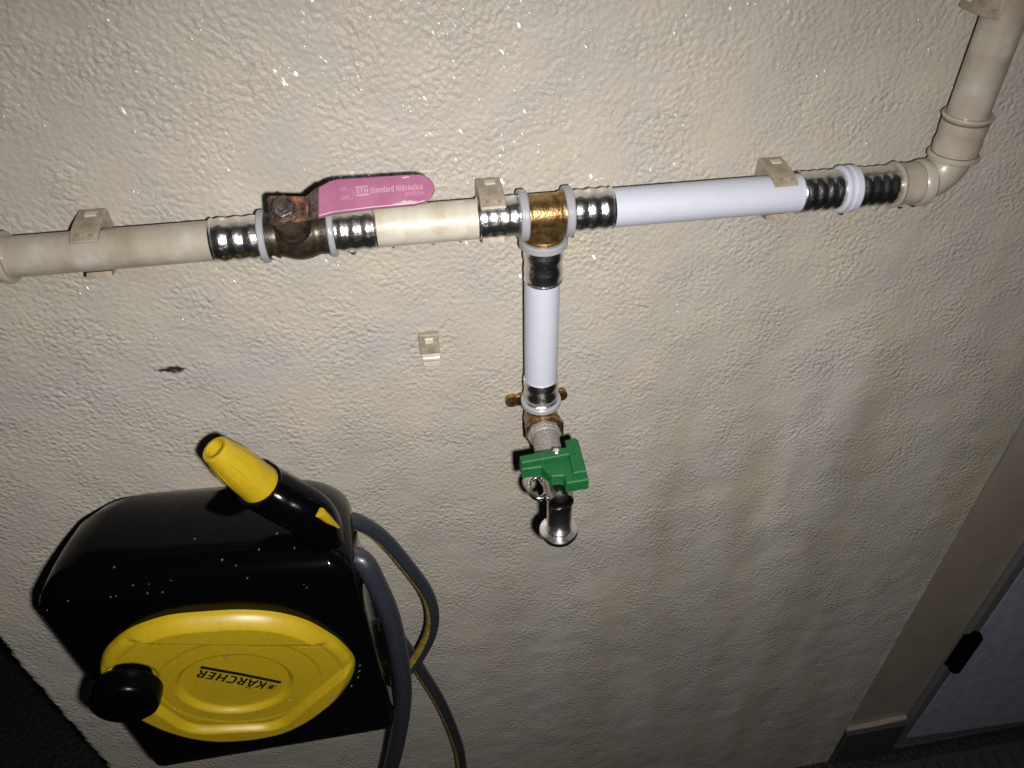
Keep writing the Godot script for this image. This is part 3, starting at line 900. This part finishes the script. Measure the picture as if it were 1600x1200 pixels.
# ------------------------------------------------------------------ wall-plate elbow and tap
func build_tap() -> void:
	var w := thing("wall_plate_elbow", "brass wall-plate elbow with two screw ears under the upright white pipe", "pipe fitting", Vector3(0.1078, 0.9000, 0.0))
	var sl := Transform3D(Basis(), Vector3(0.0001, 0.0245, 0.03))
	part("press_sleeve", MB.new().lathe(sleeve(0.0285, 2, 0.0167), sl), M.chrome, w)
	part("retaining_ring", MB.new().lathe(ring_prof(0.0062, 0.0205), Transform3D(Basis(), Vector3(0.0001, 0.0185, 0.03))), M.ring, w)
	# plate with two ears, each with a hole
	var ears := MB.new()
	for s: float in [-1.0, 1.0]:
		var ring_o := PackedVector2Array()
		var c2 := Vector2(0.0262 * s, 0.0020)
		# an ear is a C-shaped slab closed round its hole
		for k in 25:
			var a := PI / 2.0 * (1.0 - s) + PI * 0.98 * (k / 12.0 - 1.0)
			ring_o.append(c2 + Vector2(cos(a), sin(a)) * 0.0072)
		for k in 25:
			var a := PI / 2.0 * (1.0 - s) + PI * 0.98 * (1.0 - k / 12.0)
			ring_o.append(c2 + Vector2(cos(a), sin(a)) * 0.0030)
		ears.slab(ring_o, 0.001, 0.0065, Transform3D(), 0.0)
		ears.slab(PackedVector2Array([Vector2(0.0, 0.0140), Vector2(s * 0.0100, 0.0125), Vector2(s * 0.0222, 0.0078), Vector2(s * 0.0198, 0.0020), Vector2(s * 0.0222, -0.0038), Vector2(s * 0.0100, -0.0080), Vector2(0.0, -0.0090)]), 0.0014, 0.0062, Transform3D(), 0.0006)
	part("wall_ears", ears, M.brass, w)
	var body := MB.new()
	body.lathe([Vector2(0.0, 0.024), Vector2(0.0150, 0.024), Vector2(0.0155, 0.012), Vector2(0.0172, 0.003), Vector2(0.0180, -0.004), Vector2(0.0165, -0.012), Vector2(0.011, -0.0165), Vector2(0.0, -0.018)], Transform3D(Basis(), Vector3(0, 0, 0.03)), 40)
	var out := along(Vector3.BACK, Vector3(0, -0.0005, 0.0))
	body.lathe([Vector2(0.0, 0.003), Vector2(0.0140, 0.003), Vector2(0.0150, 0.020), Vector2(0.0175, 0.034), Vector2(0.0190, 0.042), Vector2(0.0194, 0.0470), Vector2(0.0180, 0.0480), Vector2(0.0, 0.0480)], out, 44)
	body.lathe([Vector2(0.0, 0.0478), Vector2(0.0180, 0.0478), Vector2(0.0208, 0.0488), Vector2(0.0208, 0.0532), Vector2(0.0184, 0.0548), Vector2(0.0150, 0.0550), Vector2(0.0, 0.0550)], out * Transform3D(Basis(Vector3.UP, 0.4), Vector3.ZERO), 8)
	part("elbow_body", body, M.copper, w)

	var t := thing("garden_tap", "chromed garden tap with a green lever handle, pointing down from the wall", "tap", Vector3(0.1060, 0.9000, 0.055))
	var bk := along(Vector3(-0.015, 0.0, 1.0))
	part("back_nut", MB.new().lathe([Vector2(0.0, 0.0002), Vector2(0.0172, 0.0002), Vector2(0.0178, 0.0015), Vector2(0.0176, 0.0052), Vector2(0.0158, 0.0064), Vector2(0.0, 0.0064)], bk, 8), M.scaled, t)
	var cs := MB.new()
	cs.lathe([Vector2(0.0, 0.0062), Vector2(0.0150, 0.0062), Vector2(0.0150, 0.0075), Vector2(0.0136, 0.0085), Vector2(0.0134, 0.030), Vector2(0.0118, 0.033), Vector2(0.0115, 0.062), Vector2(0.0, 0.062)], bk, 36)
	part("inlet_neck", cs, M.scaled, t)
	var bd := MB.new()
	bd.lathe([Vector2(0.0, 0.045), Vector2(0.0132, 0.045), Vector2(0.0150, 0.049), Vector2(0.0152, 0.062), Vector2(0.0138, 0.066), Vector2(0.0132, 0.069), Vector2(0.0130, 0.086), Vector2(0.0118, 0.0935), Vector2(0.0070, 0.0968), Vector2(0.0, 0.098)], bk, 36)
	bd.lathe([Vector2(0.0, 0.0), Vector2(0.0085, 0.0), Vector2(0.0085, 0.0235), Vector2(0.0, 0.0235)], Transform3D(Basis(), Vector3(-0.001, 0.0, 0.057)), 24)
	part("valve_body", bd, M.dull_chrome, t)
	# spout: bends down to a flanged outlet
	var sp := MB.new()
	sp.tube(smooth_path([Vector3(-0.001, 0.000, 0.072), Vector3(-0.001, -0.001, 0.0795), Vector3(-0.001, -0.009, 0.0850), Vector3(-0.001, -0.020, 0.0855), Vector3(-0.001, -0.050, 0.0840)], 6), 0.0120, 28)
	part("spout", sp, M.bright_chrome, t)
	part("outlet_collar", MB.new().lathe([Vector2(0.0100, 0.004), Vector2(0.0112, 0.003), Vector2(0.0126, 0.0006), Vector2(0.0182, -0.0008), Vector2(0.0190, -0.0018), Vector2(0.0190, -0.0042), Vector2(0.0180, -0.0052), Vector2(0.0166, -0.0056), Vector2(0.0164, -0.0095), Vector2(0.0150, -0.0110), Vector2(0.0122, -0.0110), Vector2(0.0116, -0.002)], Transform3D(Basis(Vector3.RIGHT, -0.05), Vector3(-0.001, -0.0485, 0.0842)), 36), M.bright_chrome, t)
	# locking loop on the left side
	var loop := PackedVector3Array()
	for k in 29:
		var a := TAU * k / 28.0
		loop.append(Vector3(-0.0195 + 0.0082 * cos(a), -0.001, 0.0710 + 0.0130 * sin(a)))
	part("locking_loop", MB.new().tube(loop, 0.0027, 12), M.dull_chrome, t)
	# green handle: bar across the stem, a boss at its front and a broad paddle on the right
	var y0 := 0.0245
	var flat := Transform3D(Basis(Vector3(1, 0, 0), Vector3(0, 0, -1), Vector3(0, 1, 0)), Vector3(0, y0, 0))   # (x, -z) outline, thickness up
	var hd := MB.new()
	hd.slab(PackedVector2Array([Vector2(-0.0345, -0.0605), Vector2(0.0118, -0.0570), Vector2(0.0122, -0.0470), Vector2(0.0215, -0.0455), Vector2(0.0240, -0.0485), Vector2(0.0228, -0.0965), Vector2(0.0020, -0.0972), Vector2(0.0012, -0.0880), Vector2(-0.0020, -0.0870), Vector2(-0.0095, -0.0868), Vector2(-0.0165, -0.0735), Vector2(-0.0345, -0.0735)]), -0.0075, 0.0060, flat, 0.0018)
	hd.slab(PackedVector2Array([Vector2(-0.0343, -0.0607), Vector2(0.0116, -0.0572), Vector2(0.0116, -0.0672), Vector2(-0.0343, -0.0700)]), 0.0050, 0.0110, flat, 0.0018)
	hd.slab(PackedVector2Array([Vector2(0.0112, -0.0474), Vector2(0.0213, -0.0459), Vector2(0.0236, -0.0490), Vector2(0.0224, -0.0895), Vector2(0.0095, -0.0900)]), 0.0050, 0.0100, flat, 0.0018)
	var handle := part("handle", hd, M.green, t)
	part("screw", MB.new().lathe([Vector2(0.0, 0.0), Vector2(0.0036, 0.0), Vector2(0.0036, 0.0016), Vector2(0.0028, 0.0024), Vector2(0.0012, 0.0024), Vector2(0.0010, 0.0012), Vector2(0.0, 0.0012)], Transform3D(Basis(), Vector3(0.0000, y0 + 0.0105, 0.0620)), 20), M.chrome, handle)


# ------------------------------------------------------------------ hose reel
func rounded(l: float, r: float, b: float, t: float, rtl: float, rtr: float, rb: float, z: float) -> PackedVector3Array:
	var ring := PackedVector3Array()
	for c in [[r - rb, b + rb, rb, -90.0], [r - rtr, t - rtr, rtr, 0.0], [l + rtl, t - rtl, rtl, 90.0], [l + rb, b + rb, rb, 180.0]]:
		for k in 13:
			var a := deg_to_rad(c[3] + 90.0 * k / 12.0)
			ring.append(Vector3(c[0] + c[2] * cos(a), c[1] + c[2] * sin(a), z))
	return ring

func build_reel() -> void:
	var at := Vector3(-0.21, 0.775, 0.0)
	var o := thing("hose_reel", "black wall-mounted hose reel box with a yellow drum disc and black crank", "hose reel", Vector3(-0.2362, 0.6906, -0.0750), "", Basis.from_scale(Vector3.ONE * 1.125))
	# [z, left, right, bottom, top, corner radii top left, top right, bottom]
	var secs := [
		[0.0690, -0.326, -0.098, 0.630, 0.902, 0.048, 0.04, 0.015], [0.090, -0.330, -0.093, 0.624, 0.921, 0.046, 0.038, 0.014],
		[0.115, -0.334, -0.090, 0.619, 0.9330, 0.042, 0.035, 0.012], [0.140, -0.337, -0.088, 0.616, 0.9390, 0.044, 0.031, 0.011],
		[0.160, -0.339, -0.087, 0.613, 0.9395, 0.041, 0.027, 0.010], [0.174, -0.3405, -0.086, 0.612, 0.9375, 0.038, 0.024, 0.009], [0.184, -0.341, -0.086, 0.611, 0.9340, 0.033, 0.021, 0.008],
		[0.1905, -0.3400, -0.087, 0.612, 0.9280, 0.029, 0.018, 0.008], [0.1940, -0.3370, -0.090, 0.615, 0.920, 0.025, 0.016, 0.008], [0.1952, -0.331, -0.096, 0.621, 0.912, 0.020, 0.014, 0.008], [0.1955, -0.320, -0.107, 0.632, 0.902, 0.010, 0.010, 0.008]]
	var rings := []
	for s in secs:
		var ring := rounded(s[1], s[2], s[3], s[4], s[5], s[6], s[7], s[0])
		for k in ring.size():
			var fall := clampf((ring[k].x + 0.215) / 0.13, 0.0, 1.0)
			ring[k].y -= 0.026 * fall * sqrt(fall) * clampf((ring[k].y - 0.80) / 0.13, 0.0, 1.0)
			ring[k] -= at
		rings.append(ring)
	part("housing", MB.new().loft(rings), M.black, o)
	# wall bracket behind
	part("wall_bracket", MB.new().box(Vector3(0.0, -0.02, 0.0695), Vector3(0.17, 0.16, 0.003), Transform3D(), 0.003), M.black_matt, o)
	# carrying strap at the right shoulder, with a slot that shows the wall
	var st := MB.new()
	var sp := smooth_path([Vector3(-0.1741, 0.8074, 0.0750), Vector3(-0.1442, 0.8193, 0.0780), Vector3(-0.1204, 0.8211, 0.0820), Vector3(-0.1087, 0.8052, 0.0850), Vector3(-0.1026, 0.7814, 0.0880), Vector3(-0.0934, 0.7525, 0.0920), Vector3(-0.0832, 0.7121, 0.0960)], 8)
	for k in sp.size():
		sp[k] = o.transform.affine_inverse() * sp[k]
	st.tube(sp, 0.012, 4, 0.35, PI / 4.0, TAU + PI / 4.0, Vector3.BACK)
	part("carrying_strap", st, M.black, o)

	# drum disc
	var px := [Vector2(-0.3236, 0.8181), Vector2(-0.3085, 0.8486), Vector2(-0.2797, 0.8737), Vector2(-0.2443, 0.8844), Vector2(-0.1885, 0.8768), Vector2(-0.1588, 0.8656), Vector2(-0.1353, 0.8458), Vector2(-0.1137, 0.8074), Vector2(-0.1038, 0.7698), Vector2(-0.1113, 0.7417), Vector2(-0.1305, 0.7094), Vector2(-0.1616, 0.6793), Vector2(-0.1913, 0.6615), Vector2(-0.2243, 0.6592), Vector2(-0.2609, 0.6671), Vector2(-0.2855, 0.6853), Vector2(-0.3051, 0.7111), Vector2(-0.3197, 0.7431), Vector2(-0.3276, 0.7812)]
	var mid := Vector2(-0.2155, 0.7720)
	var seg := 192
	var rim := PackedFloat32Array()
	for k in seg:
		var a := -PI + TAU * k / seg
		var dirn := Vector2(cos(a), sin(a))
		var best := 0.1
		for j in px.size():
			var hit = Geometry2D.segment_intersects_segment(mid, mid + dirn * 0.3, px[j], px[(j + 1) % px.size()])
			if hit != null:
				best = mid.distance_to(hit)
		rim.append(best)
	for again in 14:
		var soft := rim.duplicate()
		for k in seg:
			soft[k] = 0.5 * rim[k] + 0.25 * (rim[(k + 1) % seg] + rim[(k + seg - 1) % seg])
		rim = soft
	var levels := [1.0, 1.0, 0.995, 0.985, 0.97, 0.95, 0.93]
	for k in 70:
		levels.append(0.91 * (1.0 - k / 70.0))
	var disc_rings := []
	for li in levels.size():
		var ring := PackedVector3Array()
		for k in seg:
			var a := -PI + TAU * k / seg
			var p: Vector2 = Vector2(cos(a), sin(a)) * rim[k] * levels[li]
			var z := 0.1950
			if li > 0:
				z += disc_height(p, levels[li], rim[k])
			ring.append(Vector3(mid.x + p.x, mid.y + p.y, z) - at)
		disc_rings.append(ring)
	var disc := MB.new()
	disc.loft(disc_rings)
	var dk := part("drum_disc", disc, M.yellow, o)
	# maker's name, printed upside down as the drum has come to rest
	var turn := deg_to_rad(180.0 - 37.6)
	var face := Transform3D(Basis(Vector3.BACK, turn), Vector3(-0.2175, 0.7675, 0.1950 + disc_height(Vector2(0, 0), 0.02, 0.1) + 0.0001) - at)
	lettering("KÄRCHER", Rect2(-0.0290, -0.0066, 0.0660, 0.0165), face, dk, M.ink, true)
	var bar := MB.new()
	bar.slab(PackedVector2Array([Vector2(-0.0405, -0.0082), Vector2(-0.0405, -0.0126), Vector2(0.0, -0.0138), Vector2(0.0380, -0.0132), Vector2(0.0380, -0.0088), Vector2(0.0, -0.0094)]), 0.0, 0.0002, face)
	part("printed_bar", bar, M.ink, dk)
	var sq := MB.new()
	for e in [[-0.0395, -0.0045, -0.0320, -0.0040], [-0.0395, 0.0033, -0.0320, 0.0038], [-0.0395, -0.0040, -0.0390, 0.0033], [-0.0325, -0.0040, -0.0320, 0.0033]]:
		sq.slab(PackedVector2Array([Vector2(e[0], e[1]), Vector2(e[2], e[1]), Vector2(e[2], e[3]), Vector2(e[0], e[3])]), 0.0, 0.0002, face)
	sq.slab(PackedVector2Array([Vector2(-0.0385, -0.0006), Vector2(-0.0358, -0.0036), Vector2(-0.0330, -0.0006), Vector2(-0.0344, -0.0004), Vector2(-0.0344, 0.0030), Vector2(-0.0371, 0.0030), Vector2(-0.0371, -0.0004)]), 0.0, 0.0002, face)
	part("printed_emblem", sq, M.ink, dk)
	# water beads on the disc
	for e in [[349, -0.2126, 0.8190, 0.0028], [0, -0.1890, 0.8190, 0.0013], [0, -0.1760, 0.7230, 0.0022], [0, -0.2800, 0.7430, 0.0022], [0, -0.1700, 0.8560, 0.0012], [0, -0.2190, 0.7960, 0.0012]]:
		var p := Vector2(e[1], e[2])
		bead(Vector3(p.x, p.y, 0.1950 + disc_height(p - mid, 0.5, 0.1)) - at, e[3], Vector3.BACK, o)
	for e in [[-0.1015, 0.7640], [-0.1035, 0.7540], [-0.1065, 0.7430], [-0.1150, 0.7290]]:
		bead(Vector3(e[0], e[1], 0.2005) - at, 0.0016, Vector3(0.5, -0.2, 1), o)
	# crank: neck and knob standing out from the disc
	var ck := Transform3D(along(Vector3.BACK).basis, Vector3(-0.2985, 0.8085, 0.0) - at)
	var knob := MB.new()
	knob.lathe([Vector2(0.0, 0.194), Vector2(0.0182, 0.194), Vector2(0.0174, 0.2065), Vector2(0.0200, 0.2085), Vector2(0.0270, 0.2095), Vector2(0.0288, 0.2115), Vector2(0.0292, 0.2150), Vector2(0.0288, 0.2250), Vector2(0.0276, 0.2290), Vector2(0.0245, 0.2318), Vector2(0.0190, 0.2332), Vector2(0.0, 0.2338)], ck, 44)
	part("crank_knob", knob, M.black_matt, o)
	# drops scattered over the wet housing
	var rng := RandomNumberGenerator.new()
	rng.seed = 4
	var drops := [[-0.268, 0.945, 0.187], [-0.250, 0.917, 0.1957], [-0.170, 0.918, 0.1957], [-0.128, 0.898, 0.1957], [-0.1265, 0.893, 0.1957], [-0.155, 0.944, 0.189], [-0.205, 0.953, 0.176], [-0.112, 0.944, 0.172], [-0.140, 0.950, 0.180], [-0.227, 0.930, 0.1965], [-0.185, 0.940, 0.191]]
	for k in 10:
		var ring: PackedVector3Array = rings[rng.randi_range(4, 8)]
		var j := 25 if rng.randf() < 0.85 else rng.randi_range(16, 34)
		var p := ring[j].lerp(ring[(j + 1) % ring.size()], rng.randf())
		bead(p, rng.randf_range(0.0005, 0.0012), Vector3(0, 0.7, 0.6), o)
	for e in drops:
		bead(Vector3(e[0], e[1], e[2]) - at, rng.randf_range(0.0005, 0.0012), Vector3(0, 0.5, 0.8), o)

	# ------------------------------------------------ spray gun lying across the top of the reel
	var tip := Vector3(-0.1913, 0.9809, 0.1028)
	var wide := Vector3(-0.1663, 0.9213, 0.0971)
	var end := Vector3(-0.1273, 0.8809, 0.1080)
	var dive := Vector3(-0.1251, 0.8286, 0.1000)
	var g := thing("spray_nozzle", "yellow-tipped black spray nozzle tucked into the top of the hose reel", "spray nozzle", wide)
	var ax := along(tip - wide)
	var ln := tip.distance_to(wide)
	part("nozzle_cone", MB.new().lathe([Vector2(0.0, -0.004), Vector2(0.0178, -0.004), Vector2(0.0192, -0.0028), Vector2(0.0195, 0.0), Vector2(0.0190, 0.009), Vector2(0.0184, 0.0108), Vector2(0.0186, 0.015), Vector2(0.0182, 0.025), Vector2(0.0170, 0.038), Vector2(0.0152, 0.050), Vector2(0.0136, ln - 0.004), Vector2(0.0128, ln - 0.001), Vector2(0.0116, ln), Vector2(0.0092, ln), Vector2(0.0085, ln - 0.002), Vector2(0.0078, ln - 0.008), Vector2(0.0, ln - 0.009)], ax, 40), M.yellow, g)
	for k in 12:
		var a := TAU * k / 12.0
		var rib := PackedVector3Array([ax * Vector3(0.0184 * cos(a), 0.014, 0.0184 * sin(a)), ax * Vector3(0.0170 * cos(a), 0.038, 0.0170 * sin(a)), ax * Vector3(0.0146 * cos(a), ln - 0.010, 0.0146 * sin(a))])
		part("grip_rib", MB.new().tube(rib, [0.0003, 0.0007, 0.0002], 6), M.yellow, g)
	part("nozzle_body", MB.new().tube(smooth_path([(tip - wide) * 0.06, (wide - tip) * 0.12, (end - wide) * 0.45, end - wide, dive - wide], 6), 0.0225, 28), M.black, g)
	var tr := PackedVector3Array([Vector3(-0.1158, 0.9018, 0.1220), Vector3(-0.1108, 0.8881, 0.1200), Vector3(-0.1046, 0.8691, 0.1150)])
	for k in 3:
		tr[k] -= wide
	part("trigger", MB.new().tube(tr, [0.0050, 0.0040, 0.0012], 12), M.yellow, g)


func disc_height(p: Vector2, rho: float, r: float) -> float:
	# p from the disc's middle; a broad rim, three straight steps down to a flat field, and a round dish in the middle
	var h := 0.0140 * sqrt(clampf((1.0 - rho) / 0.09, 0.0, 1.0))
	var d := -1.0
	for e in [[72.0, 0.073], [-44.0, 0.078], [197.0, 0.080], [-105.0, 0.083]]:
		var a := deg_to_rad(e[0])
		var side: float = p.dot(Vector2(cos(a), sin(a))) - e[1]
		var mixed := maxf(0.0, 0.016 - absf(d - side)) / 0.016
		d = maxf(d, side) + mixed * mixed * 0.004
	h -= 0.0065 * (1.0 - smoothstep(-0.0040, 0.0010, d)) * smoothstep(0.0, 0.12, 1.0 - rho)
	# a lower crescent cut into the rim over the upper step
	var q := p - Vector2(0.0, -0.035)
	var cres := smoothstep(0.0, 0.004, p.y - 0.080 + 0.0009 * absf(p.x) * 10.0) * smoothstep(0.0, 0.006, 0.116 - q.length() - 0.0)
	h -= 0.0045 * cres * smoothstep(0.0, 0.02, 0.066 - absf(p.x + 0.006)) * smoothstep(0.02, 0.09, 1.0 - rho)
	h -= 0.0052 * (1.0 - smoothstep(0.0485, 0.0530, (p - Vector2(-0.002, -0.0045)).length()))
	h += 0.0008 * smoothstep(0.0725, 0.0735, (p - Vector2(0.004, -0.002)).length()) * (1.0 - smoothstep(-0.0090, -0.0040, d))
	# groove in the rim above the upper step, and the bay round the crank
	var c := (p - Vector2(-0.083, 0.0365)).length()
	h -= 0.0050 * (1.0 - smoothstep(0.0205, 0.0240, c))
	return h


func bead(p: Vector3, r: float, out: Vector3, under: Node) -> void:
	part("water_drop", MB.new().lathe([Vector2(0.0, -0.3 * r), Vector2(r, -0.2 * r), Vector2(r * 0.98, 0.1 * r), Vector2(r * 0.8, 0.45 * r), Vector2(r * 0.45, 0.65 * r), Vector2(0.0, 0.72 * r)], along(out, p), 14), M.bead, under)


# ------------------------------------------------------------------ hose
func build_hoses() -> void:
	var r := 0.0084
	var a := thing("garden_hose", "blue-grey hose with a yellow stripe looping against the wall right of the reel", "garden hose", Vector3(-0.06, 0.6, 0.04))
	var path := smooth_path([Vector3(-0.150, 0.800, 0.060), Vector3(-0.112, 0.808, 0.055), Vector3(-0.0800, 0.773, 0.050), Vector3(-0.0520, 0.7000, 0.050), Vector3(-0.0355, 0.6350, 0.050), Vector3(-0.0375, 0.5750, 0.052), Vector3(-0.0600, 0.5150, 0.054), Vector3(-0.090, 0.478, 0.058), Vector3(-0.130, 0.470, 0.068), Vector3(-0.155, 0.510, 0.080), Vector3(-0.148, 0.580, 0.085), Vector3(-0.118, 0.610, 0.070), Vector3(-0.0930, 0.595, 0.050), Vector3(-0.0800, 0.530, 0.042), Vector3(-0.0700, 0.480, 0.040), Vector3(-0.0440, 0.345, 0.040), Vector3(-0.0300, 0.210, 0.040), Vector3(-0.0290, 0.125, 0.040), Vector3(-0.034, 0.00, 0.042), Vector3(-0.06, -0.15, 0.06), Vector3(-0.12, -0.235, 0.11), Vector3(-0.22, -0.2505, 0.16), Vector3(-0.4, -0.2505, 0.2)], 12)
	for k in path.size():
		path[k] -= a.position
	part("hose_wall", MB.new().tube(path, r, 22), M.hose, a)
	part("stripe", MB.new().tube(path, r + 0.0002, 12, 1.0, -PI * 0.12, PI * 0.38, Vector3.BACK), M.hose_stripe, a)
	var b := thing("garden_hose", "thick blue-grey hose hanging down along the right side of the reel box", "garden hose", Vector3(-0.07, 0.7, 0.17))
	var pb := smooth_path([Vector3(-0.1152, 0.8045, 0.0980), Vector3(-0.0913, 0.8090, 0.1120), Vector3(-0.0818, 0.7718, 0.1180), Vector3(-0.0754, 0.7201, 0.1220), Vector3(-0.0749, 0.6398, 0.1240), Vector3(-0.0803, 0.5554, 0.1220), Vector3(-0.0956, 0.4592, 0.1180), Vector3(-0.1215, 0.3383, 0.1120), Vector3(-0.1653, 0.1642, 0.1050), Vector3(-0.190, 0.05, 0.085), Vector3(-0.22, -0.13, 0.09), Vector3(-0.30, -0.2480, 0.16), Vector3(-0.44, -0.2480, 0.30)], 10)
	for k in pb.size():
		pb[k] -= b.position
	part("hose_wall", MB.new().tube(pb, 0.0108, 22), M.hose, b)
